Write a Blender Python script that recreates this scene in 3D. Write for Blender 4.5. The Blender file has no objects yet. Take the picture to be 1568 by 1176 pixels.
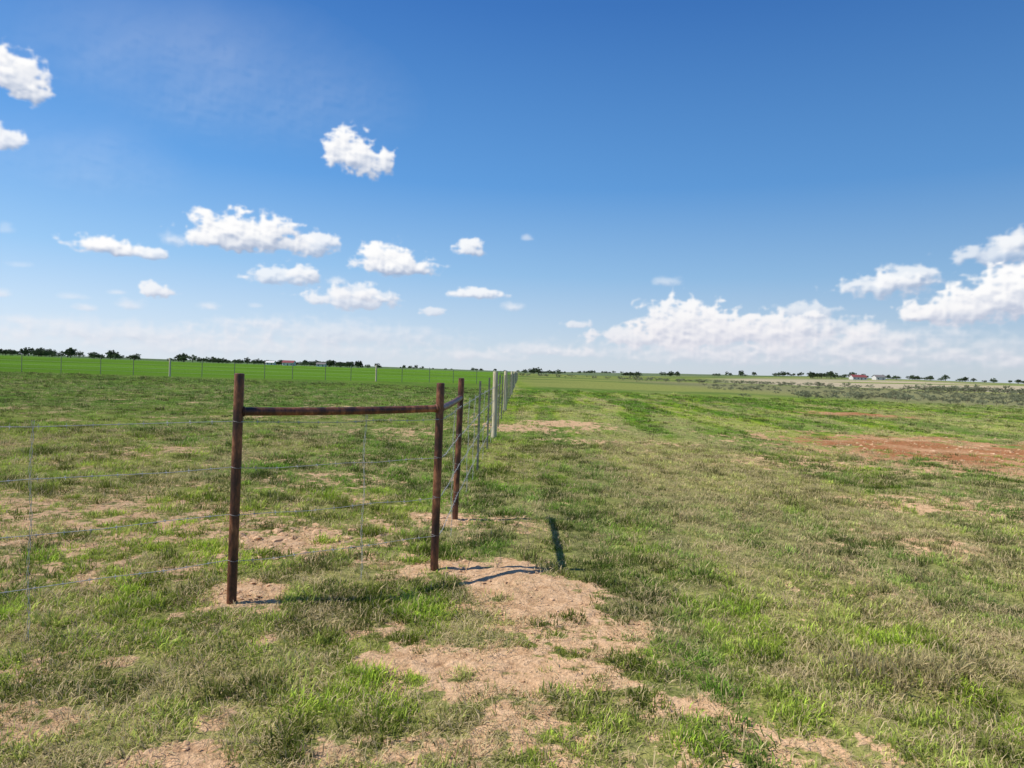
import bpy, math, numpy as np
from mathutils import Vector, Matrix
rng = np.random.default_rng(7)
scene = bpy.context.scene

# ---------------------------------------------------------------- noise
def _h(ix, iy, s):
    n = (ix.astype(np.int64)*374761393 + iy.astype(np.int64)*668265263 + s*1442695041) & 0xffffffff
    n = ((n ^ (n >> 13)) * 1274126177) & 0xffffffff
    n = n ^ (n >> 16)
    return (n & 0xffff)/65535.0
def vn(x, y, s=0):
    ix = np.floor(x); iy = np.floor(y); fx = x-ix; fy = y-iy
    fx = fx*fx*(3-2*fx); fy = fy*fy*(3-2*fy)
    a=_h(ix,iy,s); b=_h(ix+1,iy,s); c=_h(ix,iy+1,s); d=_h(ix+1,iy+1,s)
    return (a*(1-fx)+b*fx)*(1-fy)+(c*(1-fx)+d*fx)*fy
def fbm(x, y, s=0, o=4, g=.55):
    t=0; a=.5; tot=0
    for i in range(o):
        t = t+a*vn(x*2**i+13.7*i, y*2**i-7.1*i, s+i*17); tot+=a; a*=g
    return t/tot
def sst(a,b,x):
    t=np.clip((x-a)/(b-a),0,1); return t*t*(3-2*t)
def lerp(a,b,t):
    return a*(1-t[...,None])+b*t[...,None]

# ---------------------------------------------------------------- terrain fields (metres)
BLOBS=[ # x,y,rx,ry,strength
 (.13,5.05,.54,.66,1.1),(-.42,3.66,.42,.30,.98),(.12,3.62,.52,.38,.86),(.60,4.20,.40,.46,.80),(.30,4.3,.4,.4,.66),
 (.95,3.26,.34,.24,.72),(-1.75,4.60,.38,.38,.98),(-1.95,6.05,.80,.60,.88),(-.45,5.45,.45,.30,.95),(-1.0,5.6,.4,.3,.6),
 (-.62,7.25,.50,.34,.85),(-4.3,6.6,2.3,1.6,.68),(-2.03,2.95,.30,.15,.65),(.38,2.85,.70,.30,.72),(.8,2.6,.5,.2,.7),
 (11.2,16.9,4.8,5.0,.86),(15.5,16.5,4.2,4.6,.88),(9.6,13.0,2.6,1.5,.70),(17.5,34.5,3.4,2.4,.85),(4.35,6.7,.50,.5,.76),(6.0,9.2,1.6,1.0,.66),
 (1.8,21.3,1.5,2.0,.85),(.2,19.2,1.4,1.6,.75),(-6.0,12.2,.8,.6,.8),(1.8,16,1.2,.9,.65),(-.6,2.8,.3,.16,.7),(-1.31,2.7,.25,.16,.9),
 (-3.0,5.1,.8,.5,.6),(6.3,13.5,2.4,1.6,.66),(-2.5,9.5,1.2,.7,.6),(1.4,2.9,.5,.25,.6),(-1.2,6.8,.5,.4,.7),(3.8,16.2,.9,.8,.6)]
def bare(x,y):
    w=(fbm(x*1.7,y*1.7,3)-.5)*1.1+(fbm(x*6,y*6,5,4,.65)-.5)*1.7
    m=np.zeros_like(x)
    for cx,cy,rx,ry,s in BLOBS:
        d=np.hypot((x-cx)/rx,(y-cy)/ry)+w
        m=np.maximum(m,s*sst(1.4,.5,d))
    near=sst(60,25,y)*sst(-60,-20,x)*sst(60,20,x)
    g=.55*sst(.54,.70,fbm(x*.8+4,y*.8,11))*near*sst(.5,-2,x)
    g2=.42*sst(.57,.72,fbm(x*1.3,y*.6,12))*near
    g3=.62*sst(.61,.73,fbm(x*3.1,y*3.1,13))*near*sst(2.5,-.5,x)
    b=np.maximum(np.maximum(m,g3),np.maximum(g,g2))
    br=sst(.44,.60,fbm(x*9,y*9,14,3))
    return np.clip(b*(1-.55*br*sst(1.10,.6,b)),0,1)
def redness(x,y):
    r=np.zeros_like(x)
    for cx,cy,rx,ry in [(11.5,17.2,4.8,5.0),(15.5,16.5,5,4.6),(17.5,34.5,4.5,3.4)]:
        r=np.maximum(r,sst(1.35,.6,np.hypot((x-cx)/rx,(y-cy)/ry)))
    return r*np.clip(.0+1.7*fbm(x*.9,y*.9,15,3),0,1)
def height(x,y):
    d=np.hypot(x,y)
    h=.05*(fbm(x*.45,y*.45,21,3)-.5)+.03*(fbm(x*2.2,y*2.2,22,3)-.5)
    h=h*sst(60,20,d)+ (fbm(x*.06,y*.06,23,2)-.5)*.25*sst(12,60,d)
    h=h+.06*np.exp(-(((x-.1)/.45)**2+((y-5.0)/.6)**2))
    h=h+.03*np.exp(-(((x+.5)/.35)**2+((y-5.4)/.3)**2))+.01*np.exp(-(((x+1.75)/.35)**2+((y-4.55)/.35)**2))
    h=h-.10*np.exp(-(((x-2.24)/.38)**2+((y-3.45)/.15)**2))
    h=h+8.0*sst(60,420,x)*sst(250,900,y)+(fbm(x*.003,y*.003,29,2)-.5)*5*sst(300,900,y)
    return h
def hs(x,y): return float(height(np.array([float(x)]),np.array([float(y)]))[0])

def C(*a): return np.array(a)
def strips(x,y): return fbm(x*1.1-.02*y,y*.08,31,3)
def dryness(x,y):
    s=strips(x,y)
    s2=fbm(x*.35,y*.16,32,3)
    d=sst(.49,.66,s)*.8+sst(.5,.7,s2)*.40
    d=d*np.where(x>-.5,1.,.55)+.40*sst(.45,.65,fbm(x*2.3,y*2.3,35))*sst(40,8,y)
    return np.clip(d,0,1)
def grasscol(x,y):
    n=fbm(x*.5,y*.3,41); sh=x.shape+(3,)
    c=lerp(np.broadcast_to(C(.115,.235,.020),sh),np.broadcast_to(C(.245,.335,.034),sh),sst(.35,.65,n))
    st=sst(.50,.37,strips(x,y))*sst(-.5,.8,x)*sst(90,45,y)
    c=lerp(c,np.broadcast_to(C(.070,.165,.018),sh),st*.75)
    c=lerp(c,np.broadcast_to(C(.43,.37,.18),sh),dryness(x,y)*.50)
    lf=sst(.3,-1.5,x)*sst(9,26,y)
    c=lerp(c,np.broadcast_to(C(.110,.180,.042),sh)*(.6+.8*fbm(x*.25,y*.8,44))[...,None],lf*.75)
    return c
def macro(x,y):
    c=grasscol(x,y); sh=x.shape+(3,)
    fence=60+(x+43)*.46
    bf=sst(0,2,y-fence)*sst(4,-6,x)
    c=lerp(c,np.broadcast_to(C(.125,.245,.030),sh)*(.65+.7*fbm(x*.012,y*.05,51))[...,None],bf)
    rf=sst(-2,4,x)*sst(45,80,y)
    s=fbm(x*.02,y*.045,52)
    pc=lerp(np.broadcast_to(C(.115,.175,.050),sh),np.broadcast_to(C(.24,.265,.08),sh),sst(.42,.6,s))
    c=lerp(c,pc,rf)
    ol=sst(20,45,x)*sst(48,60,y)*sst(260,180,y)
    c=lerp(c,np.broadcast_to(C(.22,.21,.12),sh),ol*.8)
    tan=sst(.26,.36,x/np.maximum(y,1))*sst(230,300,y)*sst(800,620,y)
    c=lerp(c,np.broadcast_to(C(.46,.38,.28),sh),tan*.9*sst(.34,.46,fbm(x*.006,y*.012,55)))
    g=sst(750,900,y)
    c=lerp(c,np.broadcast_to(C(.13,.17,.11),sh),g*.8)  # farthest ground slightly paler: distance haze put into its base colour
    t=sst(26,9,y)
    c=lerp(c,np.broadcast_to(C(.30,.24,.12),sh),t*.55)
    return c

# ---------------------------------------------------------------- node helpers
def mat_new(name):
    m=bpy.data.materials.new(name); m.use_nodes=True
    nt=m.node_tree; nt.nodes.clear()
    return m,nt
def N(nt,t,**kw):
    n=nt.nodes.new(t)
    for k,v in kw.items(): setattr(n,k,v)
    return n
def L(nt,a,b): nt.links.new(a,b)
def ramp(nt,fac,stops):
    r=N(nt,'ShaderNodeValToRGB'); e=r.color_ramp.elements
    while len(e)<len(stops): e.new(.5)
    for i,(p,c) in enumerate(stops):
        e[i].position=p; e[i].color=(*c,1)
    L(nt,fac,r.inputs[0]); return r.outputs[0]
def noise(nt,vec,scale,detail=4,rough=.55):
    n=N(nt,'ShaderNodeTexNoise'); n.inputs['Scale'].default_value=scale; n.inputs['Detail'].default_value=detail
    n.inputs['Roughness'].default_value=rough
    if vec is not None: L(nt,vec,n.inputs['Vector'])
    return n
def mixc(nt,f,a,b,bt='MIX'):
    m=N(nt,'ShaderNodeMix',data_type='RGBA',blend_type=bt)
    if isinstance(f,(int,float)): m.inputs[0].default_value=f
    else: L(nt,f,m.inputs[0])
    for i,v in ((6,a),(7,b)):
        if isinstance(v,tuple): m.inputs[i].default_value=(*v,1)
        else: L(nt,v,m.inputs[i])
    return m.outputs[2]
def mrange(nt,v,a,b,c=0,d=1,smooth=False):
    m=N(nt,'ShaderNodeMapRange'); m.interpolation_type='SMOOTHSTEP' if smooth else 'LINEAR'
    L(nt,v,m.inputs[0])
    for i,k in enumerate((a,b,c,d)): m.inputs[i+1].default_value=k
    return m.outputs[0]
def math_(nt,op,a,b=None,c=None):
    m=N(nt,'ShaderNodeMath',operation=op)
    for i,v in enumerate((a,b,c)):
        if v is None: continue
        if isinstance(v,(int,float)): m.inputs[i].default_value=v
        else: L(nt,v,m.inputs[i])
    return m.outputs[0]

# ---------------------------------------------------------------- materials
def mat_ground():
    m,nt=mat_new('ground_soil_grass')
    geo=N(nt,'ShaderNodeNewGeometry'); P=geo.outputs['Position']
    a1=N(nt,'ShaderNodeAttribute',attribute_name='gcol'); a2=N(nt,'ShaderNodeAttribute',attribute_name='bare'); a3=N(nt,'ShaderNodeAttribute',attribute_name='red')
    n1=noise(nt,P,11,5,.68); n2=noise(nt,P,2.2,3,.6); n3=noise(nt,P,70,2,.6)
    b=math_(nt,'MULTIPLY_ADD',math_(nt,'SUBTRACT',n1.outputs[0],.5),2.0,a2.outputs['Fac'])
    f=mrange(nt,b,.36,.58,0,1,True)
    soil=ramp(nt,n1.outputs[0],[(.28,(.30,.165,.085)),(.40,(.53,.33,.180)),(.52,(.66,.44,.255)),(.72,(.76,.54,.34))])
    soil=mixc(nt,mrange(nt,n2.outputs[0],.38,.62,0,.7),soil,mixc(nt,.5,soil,(.58,.37,.20)))
    red=ramp(nt,n1.outputs[0],[(.3,(.15,.058,.030)),(.5,(.36,.155,.070)),(.7,(.52,.27,.13))])
    soil=mixc(nt,a3.outputs['Fac'],soil,red)
    sp=mrange(nt,n3.outputs[0],.3,.7,.72,1.22)
    gv=mixc(nt,1.0,a1.outputs['Color'],ramp(nt,n1.outputs[0],[(.3,(.42,.47,.42)),(.5,(1,1,1)),(.7,(1.45,1.38,1.3))]),'MULTIPLY')
    gv=mixc(nt,1.0,gv,ramp(nt,n2.outputs[0],[(.3,(.78,.82,.82)),(.7,(1.18,1.16,1.1))]),'MULTIPLY')
    col=mixc(nt,f,gv,soil)
    vm=N(nt,'ShaderNodeVectorMath',operation='SCALE'); L(nt,col,vm.inputs[0]); L(nt,sp,vm.inputs['Scale'])
    bs=N(nt,'ShaderNodeBsdfDiffuse'); bs.inputs['Roughness'].default_value=.5
    L(nt,vm.outputs[0],bs.inputs[0])
    h=math_(nt,'ADD',math_(nt,'MULTIPLY',n1.outputs[0],.06),math_(nt,'MULTIPLY',n3.outputs[0],.011))
    bp=N(nt,'ShaderNodeBump'); bp.inputs['Strength'].default_value=.75; bp.inputs['Distance'].default_value=1.0
    L(nt,h,bp.inputs['Height']); L(nt,bp.outputs[0],bs.inputs['Normal'])
    o=N(nt,'ShaderNodeOutputMaterial'); L(nt,bs.outputs[0],o.inputs[0]); return m
def mat_foliage(name,dry=(.55,.44,.24),trans=.3):
    m,nt=mat_new(name)
    t=N(nt,'ShaderNodeAttribute',attribute_name='tint'); t.attribute_type='INSTANCER'
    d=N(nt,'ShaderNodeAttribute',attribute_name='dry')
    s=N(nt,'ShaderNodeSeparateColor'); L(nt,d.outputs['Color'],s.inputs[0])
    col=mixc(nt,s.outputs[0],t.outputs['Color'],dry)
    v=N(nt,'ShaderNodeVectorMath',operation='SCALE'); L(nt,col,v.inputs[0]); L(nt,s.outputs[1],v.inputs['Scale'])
    bs=N(nt,'ShaderNodeBsdfDiffuse')
    tr=N(nt,'ShaderNodeBsdfTranslucent'); L(nt,v.outputs[0],bs.inputs[0]); L(nt,v.outputs[0],tr.inputs[0])
    mx=N(nt,'ShaderNodeMixShader'); mx.inputs[0].default_value=trans
    L(nt,bs.outputs[0],mx.inputs[1]); L(nt,tr.outputs[0],mx.inputs[2])
    o=N(nt,'ShaderNodeOutputMaterial'); L(nt,mx.outputs[0],o.inputs[0]); return m
def mat_simple(name,stops,scale=8,metal=0,rough=.7,bump=.002,stretch=(1,1,1)):
    m,nt=mat_new(name)
    tc=N(nt,'ShaderNodeNewGeometry'); mp=N(nt,'ShaderNodeMapping'); mp.inputs['Scale'].default_value=stretch
    L(nt,tc.outputs['Position'],mp.inputs['Vector'])
    n=noise(nt,mp.outputs[0],scale,7,.65); n2=noise(nt,mp.outputs[0],scale*7,4,.6)
    bs=N(nt,'ShaderNodeBsdfPrincipled'); bs.inputs['Metallic'].default_value=metal
    L(nt,mrange(nt,n2.outputs[0],.3,.7,max(.1,rough-.15),min(1,rough+.15)),bs.inputs['Roughness'])
    f=math_(nt,'MULTIPLY_ADD',math_(nt,'SUBTRACT',n2.outputs[0],.5),.35,n.outputs[0])
    L(nt,ramp(nt,f,stops),bs.inputs['Base Color'])
    bp=N(nt,'ShaderNodeBump'); bp.inputs['Distance'].default_value=bump; bp.inputs['Strength'].default_value=.8
    L(nt,n2.outputs[0],bp.inputs['Height']); L(nt,bp.outputs[0],bs.inputs['Normal'])
    o=N(nt,'ShaderNodeOutputMaterial'); L(nt,bs.outputs[0],o.inputs[0]); return m
M_ground=mat_ground()
M_grass=mat_foliage('grass_blades')
M_leaf=mat_foliage('tree_leaves',trans=.2)
M_rust=mat_simple('rusted_pipe_steel',[(.30,(.022,.010,.008)),(.44,(.062,.023,.014)),(.56,(.16,.058,.026)),(.70,(.34,.15,.07))],11,.1,.5,.002,(1,1,.40))
M_wire=mat_simple('galvanised_wire',[(.3,(.28,.28,.27)),(.7,(.50,.50,.48))],30,.0,.55,.0003)
M_tie=mat_simple('dull_tie_wire',[(.3,(.10,.09,.085)),(.7,(.26,.25,.24))],30,.0,.5,.0003)
M_tpost=mat_simple('painted_steel_t_post',[(.3,(.12,.115,.09)),(.55,(.21,.205,.16)),(.75,(.30,.26,.19))],12,.0,.8,.001)
M_wood=mat_simple('weathered_wood',[(.3,(.34,.28,.17)),(.5,(.55,.48,.32)),(.7,(.68,.60,.43))],10,0,.85,.004,(4,4,.3))
M_clod=mat_simple('dry_soil_clods',[(.3,(.36,.20,.10)),(.5,(.60,.38,.21)),(.7,(.72,.50,.31))],14,0,.95,.004)
M_bark=mat_simple('bark',[(.3,(.06,.045,.03)),(.7,(.14,.11,.08))],3,0,.9,.01)
M_wall=mat_simple('white_siding',[(.3,(.60,.58,.54)),(.7,(.75,.73,.70))],2,0,.7,.002)
M_roofr=mat_simple('red_metal_roof',[(.3,(.20,.05,.045)),(.7,(.28,.08,.06))],2,0,.5,.002)
M_roofg=mat_simple('grey_shingle_roof',[(.3,(.14,.13,.12)),(.7,(.22,.20,.19))],2,0,.8,.002)
M_glass=mat_simple('window_glass',[(.3,(.03,.04,.05)),(.7,(.05,.06,.07))],2,0,.1,.0)

# ---------------------------------------------------------------- mesh builder
class MB:
    def __init__(s): s.v=[]; s.f=[]; s.mi=[]
    def add(s,vs,fs,mi=0):
        o=len(s.v); s.v+= [tuple(map(float,p)) for p in vs]; s.f+=[tuple(i+o for i in f) for f in fs]; s.mi+=[mi]*len(fs)
    def tube(s,pts,rad,sides=8,cap=True,mi=0):
        pts=[Vector(p) for p in pts]
        if isinstance(rad,(int,float)): rad=[rad]*len(pts)
        vs=[];fs=[]; 
        for i,p in enumerate(pts):
            a=pts[max(i-1,0)]; b=pts[min(i+1,len(pts)-1)]
            t=(b-a).normalized()
            if t.length<.5: t=Vector((0,0,1))
            ref=Vector((0,0,1)) if abs(t.z)<.9 else Vector((0,1,0))
            u=t.cross(ref).normalized(); w=t.cross(u)
            for k in range(sides):
                an=2*math.pi*k/sides
                vs.append(p+(u*math.cos(an)+w*math.sin(an))*rad[i])
        for i in range(len(pts)-1):
            for k in range(sides):
                k2=(k+1)%sides
                fs.append((i*sides+k,i*sides+k2,(i+1)*sides+k2,(i+1)*sides+k))
        if cap:
            fs.append(tuple(range(sides))[::-1]); fs.append(tuple((len(pts)-1)*sides+k for k in range(sides)))
        s.add(vs,fs,mi)
    def box(s,a,b,mi=0):
        x0,y0,z0=a;x1,y1,z1=b
        s.add([(x0,y0,z0),(x1,y0,z0),(x1,y1,z0),(x0,y1,z0),(x0,y0,z1),(x1,y0,z1),(x1,y1,z1),(x0,y1,z1)],
              [(0,3,2,1),(4,5,6,7),(0,1,5,4),(1,2,6,5),(2,3,7,6),(3,0,4,7)],mi)
    def obj(s,name,mats,parent=None,smooth=True,link=True):
        me=bpy.data.meshes.new(name); me.from_pydata(s.v,[],s.f)
        for m in mats: me.materials.append(m)
        me.polygons.foreach_set('material_index',s.mi)
        if smooth:
            me.polygons.foreach_set('use_smooth',[True]*len(s.f))
        me.update()
        if smooth: 
            try: me.set_sharp_from_angle(angle=math.radians(40))
            except Exception: pass
        o=bpy.data.objects.new(name,me)
        if link: scene.collection.objects.link(o)
        if parent: o.parent=parent
        return o
def empty(name,loc=(0,0,0)):
    e=bpy.data.objects.new(name,None); e.empty_display_size=.2; scene.collection.objects.link(e); return e
def attr(me,name,typ,data,key):
    a=me.attributes.new(name,typ,'POINT'); a.data.foreach_set(key,np.ascontiguousarray(data,dtype=np.float32).ravel())
def quads_mesh(name,co,q):
    me=bpy.data.meshes.new(name)
    me.vertices.add(len(co)); me.vertices.foreach_set('co',np.ascontiguousarray(co,dtype=np.float32).ravel())
    me.loops.add(q.size); me.loops.foreach_set('vertex_index',q.ravel().astype(np.int32))
    me.polygons.add(len(q)); me.polygons.foreach_set('loop_start',(np.arange(len(q))*4).astype(np.int32))
    me.polygons.foreach_set('use_smooth',np.ones(len(q),bool)); me.update(); me.validate(); return me

# ---------------------------------------------------------------- ground sheet
def axis(lo,a,b,hi,step,rate):
    mid=list(np.arange(a,b,step)); r=[b]; s=step
    while r[-1]<hi: s=step+rate*(r[-1]-b); r.append(r[-1]+s)
    l=[a-step]
    while l[-1]>lo: s=step+rate*(a-l[-1]); l.append(l[-1]-s)
    return np.array(sorted(l)+mid+r)
xs=axis(-4000,-3.5,3.5,4000,.032,.026); ys=axis(-300,2.0,8.0,6000,.032,.021)
X,Y=np.meshgrid(xs,ys); nx,ny=len(xs),len(ys)
x=X.ravel(); y=Y.ravel()
B=bare(x,y); z=height(x,y)+B*sst(30,10,np.hypot(x,y))*(.05*(fbm(x*9,y*9,61,3,.65)-.5))
i=np.arange((ny-1)*(nx-1)); r=i//(nx-1); c=i%(nx-1); v0=r*nx+c
me=quads_mesh('ground',np.stack([x,y,z],1),np.stack([v0,v0+1,v0+nx+1,v0+nx],1))
mc=macro(x,y); attr(me,'gcol','FLOAT_COLOR',np.concatenate([mc,np.ones((len(x),1))],1),'color')
attr(me,'bare','FLOAT',B,'value'); attr(me,'red','FLOAT',redness(x,y),'value')
me.materials.append(M_ground)
g=bpy.data.objects.new('ground',me); scene.collection.objects.link(g)

# ---------------------------------------------------------------- scatter
def scatter(name,pts,rot,scl,vid,tint,sources):
    coll=bpy.data.collections.new(name+'_sources')
    for o in sources: coll.objects.link(o)
    me=bpy.data.meshes.new(name); n=len(pts)
    me.vertices.add(n); me.vertices.foreach_set('co',np.ascontiguousarray(pts,dtype=np.float32).ravel())
    attr(me,'rot','FLOAT_VECTOR',rot,'vector'); attr(me,'scl','FLOAT_VECTOR',scl,'vector')
    a=me.attributes.new('vid','INT','POINT'); a.data.foreach_set('value',np.asarray(vid,dtype=np.int32))
    attr(me,'tint','FLOAT_COLOR',np.concatenate([tint,np.ones((n,1))],1),'color')
    ob=bpy.data.objects.new(name,me); scene.collection.objects.link(ob)
    ng=bpy.data.node_groups.new(name+'_scatter','GeometryNodeTree')
    ng.interface.new_socket('Geometry',in_out='INPUT',socket_type='NodeSocketGeometry')
    ng.interface.new_socket('Geometry',in_out='OUTPUT',socket_type='NodeSocketGeometry')
    gi=ng.nodes.new('NodeGroupInput'); go=ng.nodes.new('NodeGroupOutput')
    ci=ng.nodes.new('GeometryNodeCollectionInfo'); ci.inputs['Collection'].default_value=coll
    ci.inputs['Separate Children'].default_value=True; ci.inputs['Reset Children'].default_value=True
    ip=ng.nodes.new('GeometryNodeInstanceOnPoints'); ip.inputs['Pick Instance'].default_value=True
    def na(nm,t):
        k=ng.nodes.new('GeometryNodeInputNamedAttribute'); k.data_type=t; k.inputs['Name'].default_value=nm
        return [s for s in k.outputs if s.enabled and s.name=='Attribute'][0]
    l=ng.links.new
    l(gi.outputs[0],ip.inputs['Points']); l(ci.outputs[0],ip.inputs['Instance'])
    l(na('vid','INT'),ip.inputs['Instance Index']); l(na('rot','FLOAT_VECTOR'),ip.inputs['Rotation']); l(na('scl','FLOAT_VECTOR'),ip.inputs['Scale'])
    l(ip.outputs[0],go.inputs[0])
    md=ob.modifiers.new('scatter','NODES'); md.node_group=ng
    return ob

def tuft(name,n,R,hmin,hmax,wid,lean,pdry,flat=0.):
    v=[];f=[];col=[]
    for k in range(n):
        r=R*math.sqrt(rng.random()); a=rng.random()*6.283
        bx,by=r*math.cos(a),r*math.sin(a)
        az=a+rng.normal(0,1.1); L_=rng.uniform(hmin,hmax); w=wid*rng.uniform(.7,1.3)
        le=lean*rng.uniform(.3,1.3); isd=rng.random()<pdry
        if rng.random()<flat: le=1.35; 
        curl=rng.uniform(.3,1.1)
        dx,dy=math.cos(az),math.sin(az); sx,sy=-dy,dx
        tw=rng.uniform(-.6,.6); sx,sy=sx*math.cos(tw)+dx*math.sin(tw),sy*math.cos(tw)+dy*math.sin(tw)
        o=len(v); px,py,pz=bx,by,-.004; th=le*.5; dr=rng.uniform(.75,1.) if isd else rng.uniform(0,.12); br=rng.uniform(.65,1.45)
        for j,t in enumerate((0,.5,1.)):
            ww=w*(1,.8,0)[j]*.5
            if j<2: v+=[(px-sx*ww,py-sy*ww,pz),(px+sx*ww,py+sy*ww,pz)]
            else: v.append((px,py,pz))
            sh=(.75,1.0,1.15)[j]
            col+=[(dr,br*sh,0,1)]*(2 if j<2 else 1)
            s=L_*.5; px+=dx*math.sin(th)*s; py+=dy*math.sin(th)*s; pz=max(.004,pz+math.cos(th)*s); th=min(1.9,th+curl*.6*(0.5+le))
        f+=[(o,o+1,o+3,o+2),(o+2,o+3,o+4)]
    me=bpy.data.meshes.new(name); me.from_pydata(v,[],f); attr(me,'dry','FLOAT_COLOR',np.array(col),'color')
    me.materials.append(M_grass); me.polygons.foreach_set('use_smooth',[True]*len(f))
    return bpy.data.objects.new(name,me)
src=[]
for k in range(5): src.append(tuft(f'a_tuft_{k}',44,.070,.020,.055,.0048,1.0,.12))
for k in range(3): src.append(tuft(f'b_sparse_{k}',24,.085,.02,.05,.0042,1.2,.38,.4))
for k in range(2): src.append(tuft(f'c_tall_{k}',40,.05,.04,.09,.005,.8,.10))
for k in range(3): src.append(tuft(f'd_straw_{k}',24,.10,.03,.08,.004,1.5,.97,.85))

def sample(n,d0,d1,dens_pow,hw=1.05):
    u=rng.random(n); p=2-dens_pow
    d=(d0**p+u*(d1**p-d0**p))**(1/p)
    return (rng.random(n)*2-1)*hw*d, d
P_=[];R_=[];S_=[];V_=[];T_=[]
def put(x,y,s,vid,tint,tilt=.15,hz=1.0):
    n=len(x); P_.append(np.stack([x,y,height(x,y)],1)); R_.append(np.stack([rng.normal(0,tilt,n),rng.normal(0,tilt,n),rng.random(n)*6.283],1))
    S_.append(np.stack([s,s,s*hz],1)); V_.append(vid); T_.append(tint)
def green(n,d0,d1,pw,s0,hw=1.05,grow=0.,g0=0.,hz=1.):
    x,y=sample(n,d0,d1,pw,hw)
    b=bare(x,y); cl=fbm(x*5.5,y*5.5,71,3); cl2=fbm(x*1.1,y*1.1,72,3); dr=dryness(x,y)
    pr=(1-sst(.28,.68,b))**1.3*(.30+.70*sst(.38,.56,cl))*(.65+.35*sst(.3,.55,cl2))*(1-.3*dr)+.05*(1-sst(.7,1.0,b))
    k=rng.random(n)<pr; x,y,cl,cl2,dr,b=x[k],y[k],cl[k],cl2[k],dr[k],b[k]; n=len(x)
    s=s0*rng.uniform(.6,1.3,n)*(.75+.45*sst(.35,.65,cl))*(1+grow*np.maximum(y-g0,0))*(1-.35*sst(.4,.8,b))
    r=rng.random(n); vid=np.where(r<.66,rng.integers(0,5,n),np.where(r<.985,rng.integers(5,8,n),rng.integers(8,10,n)))
    vid=np.where((cl>.66)&(rng.random(n)<.12),rng.integers(8,10,n),vid)
    vid=np.where((dr>.5)&(rng.random(n)<.45),rng.integers(5,8,n),vid)
    dk=fbm(x*3.2,y*2.4,74,3)
    t=grasscol(x,y)*rng.uniform(.6,1.35,(n,1))*1.08*(.50+.95*sst(.36,.62,dk))[:,None]
    put(x,y,s,vid,t,.15,hz)
def straw(n,d0,d1,pw,s0,hw=1.05,grow=0.,g0=0.):
    x,y=sample(n,d0,d1,pw,hw); b=bare(x,y); dr=dryness(x,y)
    k=rng.random(n)<(1-sst(.35,.95,b))*(.22+.78*dr)+.05; x,y=x[k],y[k]; n=len(x)
    put(x,y,s0*rng.uniform(.6,1.3,n)*(1+grow*np.maximum(y-g0,0)),rng.integers(10,13,n),np.broadcast_to(C(.4,.34,.2),(n,3))*rng.uniform(.8,1.2,(n,1)),.1)
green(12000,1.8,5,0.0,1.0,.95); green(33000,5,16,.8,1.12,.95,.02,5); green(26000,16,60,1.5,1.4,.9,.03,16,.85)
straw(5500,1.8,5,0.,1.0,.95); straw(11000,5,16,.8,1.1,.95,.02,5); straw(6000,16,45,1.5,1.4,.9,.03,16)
n=110; put(rng.normal(2.28,.26,n),rng.normal(3.80,.13,n),rng.uniform(.8,1.5,n),rng.choice([8,9,10,11],n),np.broadcast_to(C(.42,.36,.17),(n,3)),.3)
grass=scatter('grass',np.concatenate(P_),np.concatenate(R_),np.concatenate(S_),np.concatenate(V_),np.concatenate(T_),src)

# ---------------------------------------------------------------- soil clods
def clod(name,seed):
    import bmesh
    bm=bmesh.new(); bmesh.ops.create_icosphere(bm,subdivisions=3,radius=.5)
    r=np.random.default_rng(seed); pl=[(Vector(r.normal(size=3)).normalized(),r.uniform(.20,.40)) for _ in range(10)]
    for v in bm.verts:
        p=v.co.copy()
        for nrm,dd in pl:
            t=p.dot(nrm)
            if t>dd: p-=nrm*(t-dd)*.95
        k=fbm(np.array([p.x*5+seed]),np.array([p.y*5+p.z*4]),seed,4,.7)[0]-.5
        v.co=p*(1+.55*k)
    me=bpy.data.meshes.new(name); bm.to_mesh(me); bm.free(); me.materials.append(M_clod)
    me.polygons.foreach_set('use_smooth',[False]*len(me.polygons))
    return bpy.data.objects.new(name,me)
cs=[clod(f'clod_{k}',100+k) for k in range(6)]
pp=[];sc=[]
def addc(x,y,smin,smax,fl,pw=2.6):
    n=len(x); s=smin*(smax/smin)**(rng.random(n)**pw)
    pp.append(np.stack([x,y,height(x,y)-s*.02],1)); sc.append(np.stack([s*rng.uniform(.8,1.3,n),s*rng.uniform(.8,1.2,n),s*fl],1))
def clods(n,cx,cy,rx,ry,smin,smax,fl=.6,need=.0):
    x=rng.normal(cx,rx,n); y=rng.normal(cy,ry,n); k=bare(x,y)>need; addc(x[k],y[k],smin,smax,fl)
clods(420,-1.95,6.0,.45,.32,.015,.13); clods(200,-1.8,4.6,.22,.18,.01,.065); clods(160,-.5,5.4,.25,.18,.01,.06)
clods(130,-.62,7.2,.3,.2,.015,.09); clods(70,-1.31,2.68,.12,.07,.01,.06,.5); clods(8,-.55,2.78,.16,.05,.05,.09,.2); clods(8,-2.95,5.0,.2,.1,.06,.14,.2)
clods(600,-4,6.5,1.6,1.2,.01,.06,.6,.35); clods(700,12,17,3,3,.03,.16,.5,.4); clods(300,5.5,9,1.5,1.5,.015,.06,.5,.4)
xx_,yy_=sample(16000,2.2,7,.3,.9); k=(bare(xx_,yy_)>.45)&(fbm(xx_*2.5,yy_*2.5,77,3)>.44); addc(xx_[k],yy_[k],.006,.038,.5,2.2)
pp=np.concatenate(pp); sc=np.concatenate(sc); n=len(pp)
scatter('soil_clods',pp,np.stack([rng.normal(0,.2,n),rng.normal(0,.2,n),rng.random(n)*6.28],1),sc,rng.integers(0,6,n),np.ones((n,3)),cs)

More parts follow.
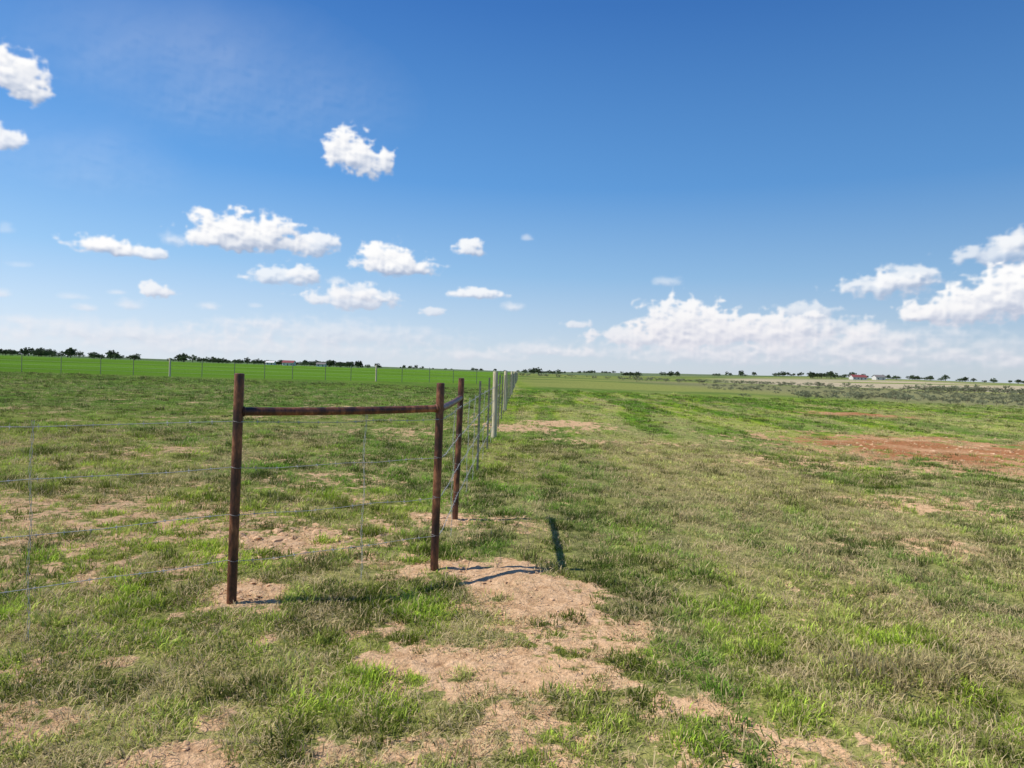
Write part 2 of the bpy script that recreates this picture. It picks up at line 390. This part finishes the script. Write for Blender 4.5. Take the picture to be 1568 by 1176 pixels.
# ---------------------------------------------------------------- pipe fence brace
p1=Vector((-1.79,4.45)); p2=Vector((-.561,5.33)); p3=Vector((-.556,7.22))
brace=empty('pipe_fence_corner_brace')
def lean(p,top,dx=0,dy=0): return Vector((p.x+dx,p.y+dy,top))
tops=[lean(p1,1.525,.012,0),lean(p2,1.49,.004,0),lean(p3,1.51,.02,0)]
def at(p,top,zz): 
    t=zz/top.z; return Vector((p.x+(top.x-p.x)*t,p.y+(top.y-p.y)*t,zz))
R0=.0315
for k,(p,t) in enumerate(zip((p1,p2,p3),tops)):
    b=MB(); zs=[-.3,0,.2,.4,.6,.8,1.0,1.2,1.35,t.z-.012,t.z-.004,t.z]
    b.tube([at(p,t,q) for q in zs],[R0]*(len(zs)-2)+[R0*.97,R0*.80],24)
    b.obj(f'post_{k+1}',[M_rust],brace)
def rail(a,ta,ha,b_,tb,hb,name):
    A=at(a,ta,ha);B2=at(b_,tb,hb); d=(B2-A).normalized(); A2=A+d*(R0*.75); B3=B2-d*(R0*.75)
    m=MB(); n=8
    m.tube([A2.lerp(B3,i/n)-Vector((0,0,.008*math.sin(math.pi*i/n))) for i in range(n+1)],.028,20)
    for q,s in ((A2,1),(B3,-1)):
        pts=[q+d*s*(.006+.004*j) for j in range(4)]
        m.tube(pts,[.030,.0345,.0345,.029],16)
    m.obj(name,[M_rust],brace)
rail(p1,tops[0],1.275,p2,tops[1],1.29,'rail_1'); rail(p2,tops[1],1.285,p3,tops[2],1.30,'rail_2')

# ---------------------------------------------------------------- barbed wire fence
fence=empty('barbed_wire_fence')
WH=[1.21,.91,.60,.30]
def wire(m,A,B,sag=.01,rad=.0021,barb=.13,barbs=True,twist=True):
    A=Vector(A);B=Vector(B);Ln=(B-A).length
    n=max(6,int(Ln/.35)); pts=[]
    for i in range(n+1):
        t=i/n; w=.006*math.sin(i*2.3+A.z*9)+.004*math.sin(i*5.1)
        pts.append(A.lerp(B,t)+Vector((0,0,-sag*4*t*(1-t)+(w if 0<i<n else 0))))
    m.tube(pts,rad,5,False)
    if barbs:
        d=(B-A).normalized(); u=d.cross(Vector((0,0,1))).normalized()
        k=int(Ln/barb)
        for j in range(1,k):
            t=j/k; fi=t*n; i0=min(n-1,int(fi)); q=pts[i0].lerp(pts[i0+1],fi-i0); an=rng.random()*3.14
            for s in (0,1.3):
                e=Vector((0,0,1))*math.cos(an+s)+u*math.sin(an+s)
                m.tube([q-e*.017,q+e*.017],.0012,3,False)
            m.tube([q-d*.007,q+d*.007],rad*1.9,5,True)
def stay(m,x,y,z0,z1,rad=.0016):
    pts1=[];pts2=[];n=36
    for i in range(n+1):
        z=z0+(z1-z0)*i/n; a=i*1.25; wob=.006*math.sin(i*.4)
        pts1.append((x+wob+.006*math.cos(a),y+.006*math.sin(a),z)); pts2.append((x+wob-.006*math.cos(a),y-.006*math.sin(a),z))
    m.tube(pts1,rad,4,False); m.tube(pts2,rad,4,False)
def ring(m,c,r,tr):
    pts=[(c[0]+r*math.cos(a),c[1]+r*math.sin(a),c[2]+.004*math.sin(a*2)) for a in np.linspace(0,6.283,17)]
    m.tube(pts,tr,4,False)
pl=p1+Vector((-.785,-.618)).normalized()*8
W=MB(); TW=MB()
for h in WH:
    wire(W,(p1.x-.02,p1.y,h),(pl.x,pl.y,h+.01),.02)
    a=at(p1,tops[0],h); c2=at(p2,tops[1],h); 
    wire(W,(a.x,a.y-.033,h),(c2.x,c2.y-.033,h-.005),.008)
    for p,t in ((p1,tops[0]),(p2,tops[1]),(p3,tops[2])):
        q=at(p,t,h); ring(TW,q,R0+.0015,.0016)
    wire(W,(p2.x+.033,p2.y,h),(p3.x+.033,p3.y,h+.01),.01)
W.obj('barbed_wire_near',[M_wire],fence); TW.obj('wire_ties',[M_tie],fence)
S=MB(); stay(S,-2.654,3.78,.0,1.235); q=p1.lerp(p2,.60); stay(S,q.x,q.y-.034,.04,1.25)
stay(S,-3.6,3.03,.0,1.235); stay(S,-.52,6.3,.05,1.25)
def LX(d): return -.556+.0185*(d-7.26) if d<17 else -.385+.0118*(d-16)
tp=[10.6,13.3,19.2,22.4,25.6,29,32.2,35.5,38.8]+[42+3.3*k for k in range(32)]
wp=[16.0,27.2,47,68,95,125]
for dd in (8.6,9.6,11.9,14.6,17.5): stay(S,LX(dd),dd,.05,1.25,.002)
S.obj('twisted_wire_stays',[M_wire],fence)
def tpost(m,x,y,h=1.45,sc_=1.0,mi=0):
    z0=hs(x,y)-.1; z=hs(x,y)+h; w=.018*sc_; 
    m.box((x-w,y-.002,z0),(x+w,y+.003,z),mi); m.box((x-.003,y+.0035,z0),(x+.003,y+.032,z-.002),mi)
    for k in range(int(h/.08)):
        zz=z-.05-k*.08; m.box((x-.006,y-.010,zz),(x+.006,y-.0025,zz+.014),mi)
T=MB()
for dd in tp: tpost(T,LX(dd)+.0,dd+rng.normal(0,.1),1.42+rng.uniform(-.05,.05),.9+dd*.002)
T.obj('t_posts',[M_tpost],fence,False)
def woodpost(m,x,y,h,r):
    g0=hs(x,y); zz=[-.3,0,.3,.7,1.1,h-.02,h]; 
    m.tube([(x+.008*math.sin(q*3),y,g0+q) for q in zz],[r*1.06,r*1.04,r,r*.99,r*.97,r*.95,r*.86],12)
Wd=MB()
woodpost(Wd,-.385,16.0,1.57,.062)
for k,dd in enumerate(wp[1:]): woodpost(Wd,LX(dd),dd,1.6,.060+.0004*dd)
Wd.obj('wooden_posts',[M_wood],fence)
W=MB()
allp=sorted([7.22]+tp[:26]+wp[:4])
for h in WH:
    for a,b_ in zip(allp[:-1],allp[1:]):
        ga=hs(LX(a),a);gb=hs(LX(b_),b_)
        wire(W,(LX(a)+(.033 if a<8 else -.004),a,h+ga),(LX(b_),b_,h+gb),.015,.0020 if a<20 else .0026,.13,a<17)
W.obj('barbed_wire_far',[M_wire],fence)

# far cross fence
ff=empty('far_pasture_fence')
T=MB();Wd=MB();W=MB()
k=0; prev=None
for xx in np.arange(-95,0.5,2.6):
    yy=60+(xx+43)*.46+rng.normal(0,.1); xx+=rng.normal(0,.15)
    if k%7==3: woodpost(Wd,xx,yy,1.75,.09)
    else: tpost(T,xx,yy,1.6+rng.uniform(-.08,.08),1.7)
    cur=(xx,yy,hs(xx,yy))
    if prev:
        for h in (1.4,1.05,.7,.35): W.tube([(prev[0],prev[1],prev[2]+h),(cur[0],cur[1],cur[2]+h)],.005,3,False)
    prev=cur;k+=1
T.obj('t_posts',[M_tpost],ff,False);Wd.obj('wooden_posts',[M_wood],ff);W.obj('wires',[M_wire],ff)

# ---------------------------------------------------------------- trees & shrubs
def crown(name,H,Wd_,trunk,nc,leaf,seed,per=26):
    r=np.random.default_rng(seed); m=MB(); 
    m.tube([(0,0,-.3),(.1,0,H*.2),(.05,.1,H*.45),(0,0,H*.7)],[trunk,trunk*.8,trunk*.55,trunk*.2],7)
    cl=[]
    for k in range(nc):
        a=r.random()*6.28; rr=Wd_*.5*math.sqrt(r.random()); zz=H*(.28+.62*r.random()*(1-.35*(rr/(Wd_*.5))))
        c=Vector((rr*math.cos(a),rr*math.sin(a),zz)); cl.append(c)
        if k<8: m.tube([(0,0,H*.25),tuple(c*.55+Vector((0,0,H*.12))),tuple(c)],[trunk*.45,trunk*.28,trunk*.1],5)
    col=[(0,1,0,1)]*len(m.v)
    for c in cl:
        rad=Wd_*r.uniform(.10,.19); br=r.uniform(.65,1.25)
        for j in range(per):
            d=Vector(r.normal(size=3)).normalized()*rad*r.random()**.4; d.z*=.75; q=c+d
            u=Vector(r.normal(size=3)).normalized(); w=u.cross(Vector(r.normal(size=3))).normalized(); s=leaf*r.uniform(.6,1.3)
            m.add([q-u*s-w*s*.4,q+u*s*.2-w*s*.7,q+u*s+w*s*.3,q-u*s*.1+w*s*.8],[(0,1,2,3)],1)
            col+=[(0,br*r.uniform(.8,1.2),0,1)]*4
    o=m.obj(name,[M_bark,M_leaf],None,False,False); attr(o.data,'dry','FLOAT_COLOR',np.array(col),'color'); return o
ts=[crown(f'tree_{k}',1.0*h,w,.035*h,30,.042*h,200+k) for k,(h,w) in enumerate([(7,6.5),(8.5,7),(6,7.5),(9,6)])]
def trees(name,lst,srcs,tint,nsrc,seed=1):
    r=np.random.default_rng(seed); P=np.array([(a,b,hs(a,b)) for a,b,s in lst]); n=len(P)
    s=np.array([q[2] for q in lst]); scl=np.stack([s*r.uniform(.9,1.2,n),s*r.uniform(.9,1.2,n),s*r.uniform(.8,1.1,n)],1)
    return scatter(name,P,np.stack([0*s,0*s,r.random(n)*6.28],1),scl,r.integers(0,nsrc,n),np.broadcast_to(C(*tint),(n,3))*r.uniform(.7,1.35,(n,1)),srcs)
lst=[]
def row(n,x0,x1,d,s0,s1,dj=15):
    for k in range(n):
        dd=d+rng.normal(0,dj); lst.append((rng.uniform(x0,x1),dd,rng.uniform(s0,s1)))
row(95,-640,-290,660,.6,1.3); row(50,-700,-460,680,.7,1.4); row(50,-330,-240,740,.6,1.05); row(40,-225,-160,720,.8,1.15,10); row(24,-300,-150,800,.5,1.0)
row(16,10,48,700,.6,.95,8); row(12,125,150,800,.6,.9,8); row(8,180,200,820,.7,1.0,5); row(8,-160,0,900,.4,.8); row(40,-250,250,1500,.6,1.1)
row(24,250,380,850,.6,1.0); row(14,330,365,760,.9,1.2,8); row(60,400,700,820,.6,1.1,20); row(30,-1100,-650,700,1.0,1.3); row(30,700,1200,820,.8,1.1)
trees('distant_tree_line',lst,ts,(.085,.118,.060),4)  # leaf tint lightened a little to paint in distance haze
ss=[crown(f'shrub_{k}',.62,.95,.02,12,.035,300+k,22) for k in range(4)]
lst=[]
for k in range(900):
    dd=rng.uniform(60,190); xx=rng.uniform(.28,1.0)*dd
    if fbm(np.array([xx*.05]),np.array([dd*.05]),81,2)[0]>.42: lst.append((xx,dd,rng.uniform(.5,1.2)))
for k in range(120): lst.append((rng.uniform(30,260),rng.normal(215,25),rng.uniform(1.6,3.2)))
for k in range(60):
    dd=rng.normal(190,12); lst.append((dd*rng.uniform(.60,.85),dd,rng.uniform(2.4,4.2)))
for k in range(130): dd=rng.uniform(220,420); lst.append((rng.uniform(-.02,.5)*dd,dd,rng.uniform(1.0,2.2)))
trees('sagebrush_shrubs',lst,ss,(.23,.25,.15),4,5)

# ---------------------------------------------------------------- far farm buildings
def house(name,x,y,w,dp,hw_,hr,roofm,wing=None):
    e=empty(name); g0=hs(x,y)-.2; e.location=(x,y,g0)
    m=MB(); m.box((-w/2,-dp/2,0),(w/2,dp/2,hw_)); m.add([(-w/2,-dp/2,hw_),(-w/2,dp/2,hw_),(-w/2,0,hw_+hr)],[(0,2,1)]); m.add([(w/2,-dp/2,hw_),(w/2,dp/2,hw_),(w/2,0,hw_+hr)],[(0,1,2)])
    m.obj('walls',[M_wall],e,False)
    m=MB(); o=.5; t=.18
    for s in (-1,1):
        m.add([(-w/2-o,s*(dp/2+o),hw_-.25),(w/2+o,s*(dp/2+o),hw_-.25),(w/2+o,0,hw_+hr+.06),(-w/2-o,0,hw_+hr+.06),
               (-w/2-o,s*(dp/2+o),hw_-.25+t),(w/2+o,s*(dp/2+o),hw_-.25+t),(w/2+o,0,hw_+hr+.06+t),(-w/2-o,0,hw_+hr+.06+t)],
              [(0,3,2,1),(4,5,6,7),(0,1,5,4),(1,2,6,5),(3,0,4,7)])
    m.obj('roof',[roofm],e,False)
    m=MB(); nwin=max(2,int(w/3.5))
    for k in range(nwin):
        cx=-w/2+w*(k+.5)/nwin; 
        if k==nwin//2: m.box((cx-.5,-dp/2-.05,.2),(cx+.5,-dp/2-.003,2.2))
        else: m.box((cx-.6,-dp/2-.05,1.0),(cx+.6,-dp/2-.003,2.1))
    m.obj('windows_and_door',[M_glass],e,False)
house('farmhouse',372,735,15,9,3.0,2.2,M_roofr); house('white_barn',398,742,10,9,3.4,2.0,M_roofg)
house('red_roof_barn',-226,690,11,9,3.2,2.0,M_roofr); house('farm_shed',-248,700,8,7,2.6,1.4,M_wall); house('farm_shed',-196,700,9,6,2.8,1.4,M_roofg)

# ---------------------------------------------------------------- camera
F=1045.; pitch=math.atan(19.5/F); roll=math.radians(2.0)
cam=bpy.data.cameras.new('camera'); cam.sensor_width=36; cam.lens=36*F/1568; cam.clip_end=30000; cam.clip_start=.05
co=bpy.data.objects.new('camera',cam); scene.collection.objects.link(co)
co.matrix_world=Matrix.Translation((0,0,1.6))@Matrix.Rotation(math.pi/2-pitch,4,'X')@Matrix.Rotation(roll,4,'Z')
scene.camera=co

# ---------------------------------------------------------------- sun
ldir=Vector((1.03,.21,-1.29)).normalized()
sl=bpy.data.lights.new('sun','SUN'); sl.energy=5.0; sl.angle=math.radians(.53); sl.color=(1,.94,.84)
so=bpy.data.objects.new('sun',sl); scene.collection.objects.link(so); so.rotation_euler=ldir.to_track_quat('-Z','Y').to_euler(); so.location=(-20,-5,30)
sun_el=math.asin(-ldir.z); sun_az=math.atan2(-ldir.x,-ldir.y)

# ---------------------------------------------------------------- world sky
w=bpy.data.worlds.new('World'); scene.world=w; w.use_nodes=True; nt=w.node_tree; nt.nodes.clear()
sky=N(nt,'ShaderNodeTexSky'); sky.sky_type='NISHITA'; sky.sun_disc=False; sky.sun_elevation=sun_el; sky.sun_rotation=sun_az%(2*math.pi)
sky.air_density=1.0; sky.dust_density=.6; sky.ozone_density=2.0
tc=N(nt,'ShaderNodeTexCoord'); sp=N(nt,'ShaderNodeSeparateXYZ'); L(nt,tc.outputs['Generated'],sp.inputs[0])
s_=lambda d: math.sin(math.radians(d))
grad=ramp(nt,sp.outputs[2],[(0,(.70,.78,.88)),(s_(4),(.50,.67,.88)),(s_(8),(.29,.54,.86)),(s_(15),(.105,.345,.77)),(s_(28),(.032,.175,.55)),(1,(.02,.09,.36))])
side=mrange(nt,sp.outputs[0],-.6,.6,1.16,.86)
vs=N(nt,'ShaderNodeVectorMath',operation='SCALE'); L(nt,grad,vs.inputs[0]); L(nt,side,vs.inputs['Scale'])
bgs=N(nt,'ShaderNodeBackground'); bgs.inputs[1].default_value=.10; L(nt,sky.outputs[0],bgs.inputs[0])
bgc=N(nt,'ShaderNodeBackground'); bgc.inputs[1].default_value=1.0; L(nt,vs.outputs[0],bgc.inputs[0])
mx=N(nt,'ShaderNodeMixShader'); mx.inputs[0].default_value=.8; L(nt,bgs.outputs[0],mx.inputs[1]); L(nt,bgc.outputs[0],mx.inputs[2])
o=N(nt,'ShaderNodeOutputWorld'); L(nt,mx.outputs[0],o.inputs[0])

# ---------------------------------------------------------------- clouds: far shell sheets, built by azimuth / elevation
CL=[(8,104,32,26,1),(36,130,36,24,1),(58,148,20,12,.8),(8,214,24,16,.9),(540,240,34,26,1),(565,250,34,20,1),
(165,380,48,12,1),(215,388,34,9,.85),(266,368,22,13,.5),(345,354,42,22,1),(400,360,52,24,1),(375,372,78,16,1),(330,370,30,12,.7),(486,379,24,19,.85),
(600,404,42,21,1),(632,412,34,14,.95),(435,424,44,13,.75),(462,420,20,11,.7),(535,462,58,14,.8),(545,450,30,13,.75),(518,432,14,7,.5),(580,455,24,10,.65),
(721,382,20,12,.9),(806,365,9,5,.4),(732,451,32,8,.85),(240,446,27,10,.85),(200,468,20,9,.5),(320,469,20,7,.55),(785,471,15,7,.55),(662,477,15,7,.65),
(887,497,17,6,.65),(1020,432,20,9,.4),(1350,441,60,15,.75),(1385,430,40,17,.75),(1540,388,62,20,.65),(1560,372,30,16,.65),
(1410,483,36,14,.95),(1475,480,64,22,.95),(1530,462,64,34,1),(1568,438,40,30,1),(1630,450,80,40,1),
(1040,502,56,34,.92),(1075,508,70,28,.85),(975,518,60,14,.8),(1125,512,90,26,.8),(1190,508,80,22,.7),(1240,478,40,11,.62),(1250,502,80,16,.62),(1120,532,240,20,.5),(1340,520,120,22,.5),
(1335,525,75,18,.45),(1330,551,70,9,.5),(1450,547,100,12,.5),(1545,556,60,10,.55),(1090,547,200,14,.5),(1300,540,360,32,.48),
(130,472,18,6,.5),(112,455,20,5,.35),(4,450,16,6,.5),(10,352,14,9,.25),(30,405,18,5,.2),(180,448,14,4,.4),(392,468,12,4,.3),
(200,512,230,20,.42),(520,514,190,22,.46),(820,537,70,10,.5),(730,545,90,10,.5),(410,497,50,9,.45),(885,543,40,7,.45),(60,492,70,8,.35),(330,532,360,18,.42),
(330,130,300,110,.10),(120,250,170,70,.08),
(-120,300,70,26,.9),(-200,420,60,18,.8),(-90,480,60,8,.5),(1750,520,120,16,.5),(1720,250,50,18,.8)]
cr,sr=math.cos(roll),math.sin(roll)
def azel(px,py):
    u=px-784;v=588-py; xx=u*cr-v*sr; yy=u*sr+v*cr
    f=F*math.cos(pitch)+yy*math.sin(pitch); zz=yy*math.cos(pitch)-F*math.sin(pitch)
    return math.degrees(math.atan2(xx,f)),math.degrees(math.atan2(zz,math.hypot(xx,f))),f,math.hypot(xx,f)
st_=.062
A=np.arange(-52,50,st_); E=np.arange(0.05,31,st_); GA,GE=np.meshgrid(A,E)
wa=(fbm(GA*1.1,GE*1.6,90,4)-.5)*1.0; we=(fbm(GA*1.1,GE*1.6,91,4)-.5)*.6
GAw=GA+wa*.8; GEw=GE+we*.8
def billow(x,y,s,o=5,g=.5):
    t=0;a=.5;tot=0
    for i_ in range(o):
        t=t+a*(1-np.abs(2*vn(x*2**i_+5.3*i_,y*2**i_+9.1*i_,s+i_)-1)); tot+=a; a*=g
    return t/tot
nz=(fbm(GA*1.1,GE*1.6,93,6,.5)-.5)*1.0+(billow(GA*1.2,GE*1.7,97,5)-.52)*.75
alpha=np.zeros_like(GA); SW=np.zeros_like(GA); WW=np.full_like(GA,1e-4); DN=np.full_like(GA,-1.)
for px,py,hw,hh,op in CL:
    a,e,f,r=azel(px,py); wx=math.degrees(hw*1.32*f/(r*r)); wy=math.degrees(hh*1.4/r)
    ia0=max(0,int((a-wx*2.6-A[0])/st_)-8); ia1=min(len(A),int((a+wx*2.6-A[0])/st_)+8); ie0=max(0,int((e-wy*3-E[0])/st_)-8); ie1=min(len(E),int((e+wy*3-E[0])/st_)+8)
    if ia1<=ia0 or ie1<=ie0: continue
    S=(slice(ie0,ie1),slice(ia0,ia1))
    k=min(1,hh/14.)
    X_=(GA[S]+(GAw[S]-GA[S])*k-a)/wx; Y_=(GE[S]+(GEw[S]-GE[S])*k-e)/wy
    Yd=np.where(Y_<0,Y_*1.6,Y_)
    d=1-np.hypot(X_,Yd)
    soft=.42 if op>.6 else 1.0
    al=op*sst(-.02,soft,d+nz[S]*(1 if op>.6 else .7))*sst(-.7,-.1,d)
    if op<.15: al=op*sst(0,.8,d)*np.clip(.3+1.2*fbm(GA[S]*.15+GE[S]*.12,GE[S]*.35-GA[S]*.25,99,4),0,1.3)
    alpha[S]=1-(1-alpha[S])*(1-al); SW[S]+=al*(Y_-.25*X_); WW[S]+=al; DN[S]=np.maximum(DN[S],d+nz[S]*.7)
yv=SW/WW
def sh(F_,dx,dy): return np.roll(np.roll(F_,dx,1),dy,0)
def blur(F_,n=1):
    for _ in range(n): F_=(F_*2+sh(F_,1,0)+sh(F_,-1,0)+sh(F_,0,1)+sh(F_,0,-1))/6
    return F_
rel=blur(DN-(sh(DN,5,-6)*.5+sh(DN,9,-11)*.5),2)
rel2=blur(nz-sh(nz,3,-4),1)
lit=np.clip(.56+.46*yv+.36*np.clip(rel,-.8,.8)+.45*rel2+.35*(.5-alpha)*(alpha<.5),0,1)  # sunlit upper-left and grey undersides, painted into the cloud colour
lc=np.stack([np.interp(lit,[0,.3,.6,.85,1],v) for v in ([.36,.50,.78,.97,1.0],[.44,.57,.81,.97,1.0],[.60,.71,.88,.98,1.0])],-1)
hz_=sst(8,1.5,GE)*.6
lc=lerp(lc,np.broadcast_to(C(.80,.77,.82),lc.shape),hz_)  # horizon haze painted over the colour of low clouds
alpha=blur(alpha,1)
keep=alpha>.004
kq=keep[:-1,:-1]|keep[1:,:-1]|keep[:-1,1:]|keep[1:,1:]
qr,qc=np.nonzero(kq); na_=len(A); v0=qr*na_+qc; q=np.stack([v0,v0+1,v0+na_+1,v0+na_],1)
us,inv=np.unique(q,return_inverse=True); q=inv.reshape(q.shape)
ga=np.radians(GA.ravel()[us]); ge=np.radians(GE.ravel()[us]); RD=12000
co_=np.stack([RD*np.sin(ga)*np.cos(ge),RD*np.cos(ga)*np.cos(ge),RD*np.sin(ge)],1)
me=quads_mesh('sky_clouds',co_,q)
attr(me,'ccol','FLOAT_COLOR',np.concatenate([lc.reshape(-1,3)[us],np.ones((len(us),1))],1),'color'); attr(me,'calpha','FLOAT',alpha.ravel()[us],'value')
m,nt=mat_new('cloud_vapour')
a1=N(nt,'ShaderNodeAttribute',attribute_name='ccol'); a2=N(nt,'ShaderNodeAttribute',attribute_name='calpha')
em=N(nt,'ShaderNodeEmission'); L(nt,a1.outputs['Color'],em.inputs[0]); tr=N(nt,'ShaderNodeBsdfTransparent')  # clouds glow by themselves, carrying the painted light and shade
mx=N(nt,'ShaderNodeMixShader'); L(nt,a2.outputs['Fac'],mx.inputs[0]); L(nt,tr.outputs[0],mx.inputs[1]); L(nt,em.outputs[0],mx.inputs[2])
o=N(nt,'ShaderNodeOutputMaterial'); L(nt,mx.outputs[0],o.inputs[0])
try: m.cycles.emission_sampling='NONE'
except Exception: pass
me.materials.append(m); ob=bpy.data.objects.new('sky_clouds',me); scene.collection.objects.link(ob)

scene.view_settings.view_transform='Standard'; scene.view_settings.look='None'; scene.view_settings.exposure=0
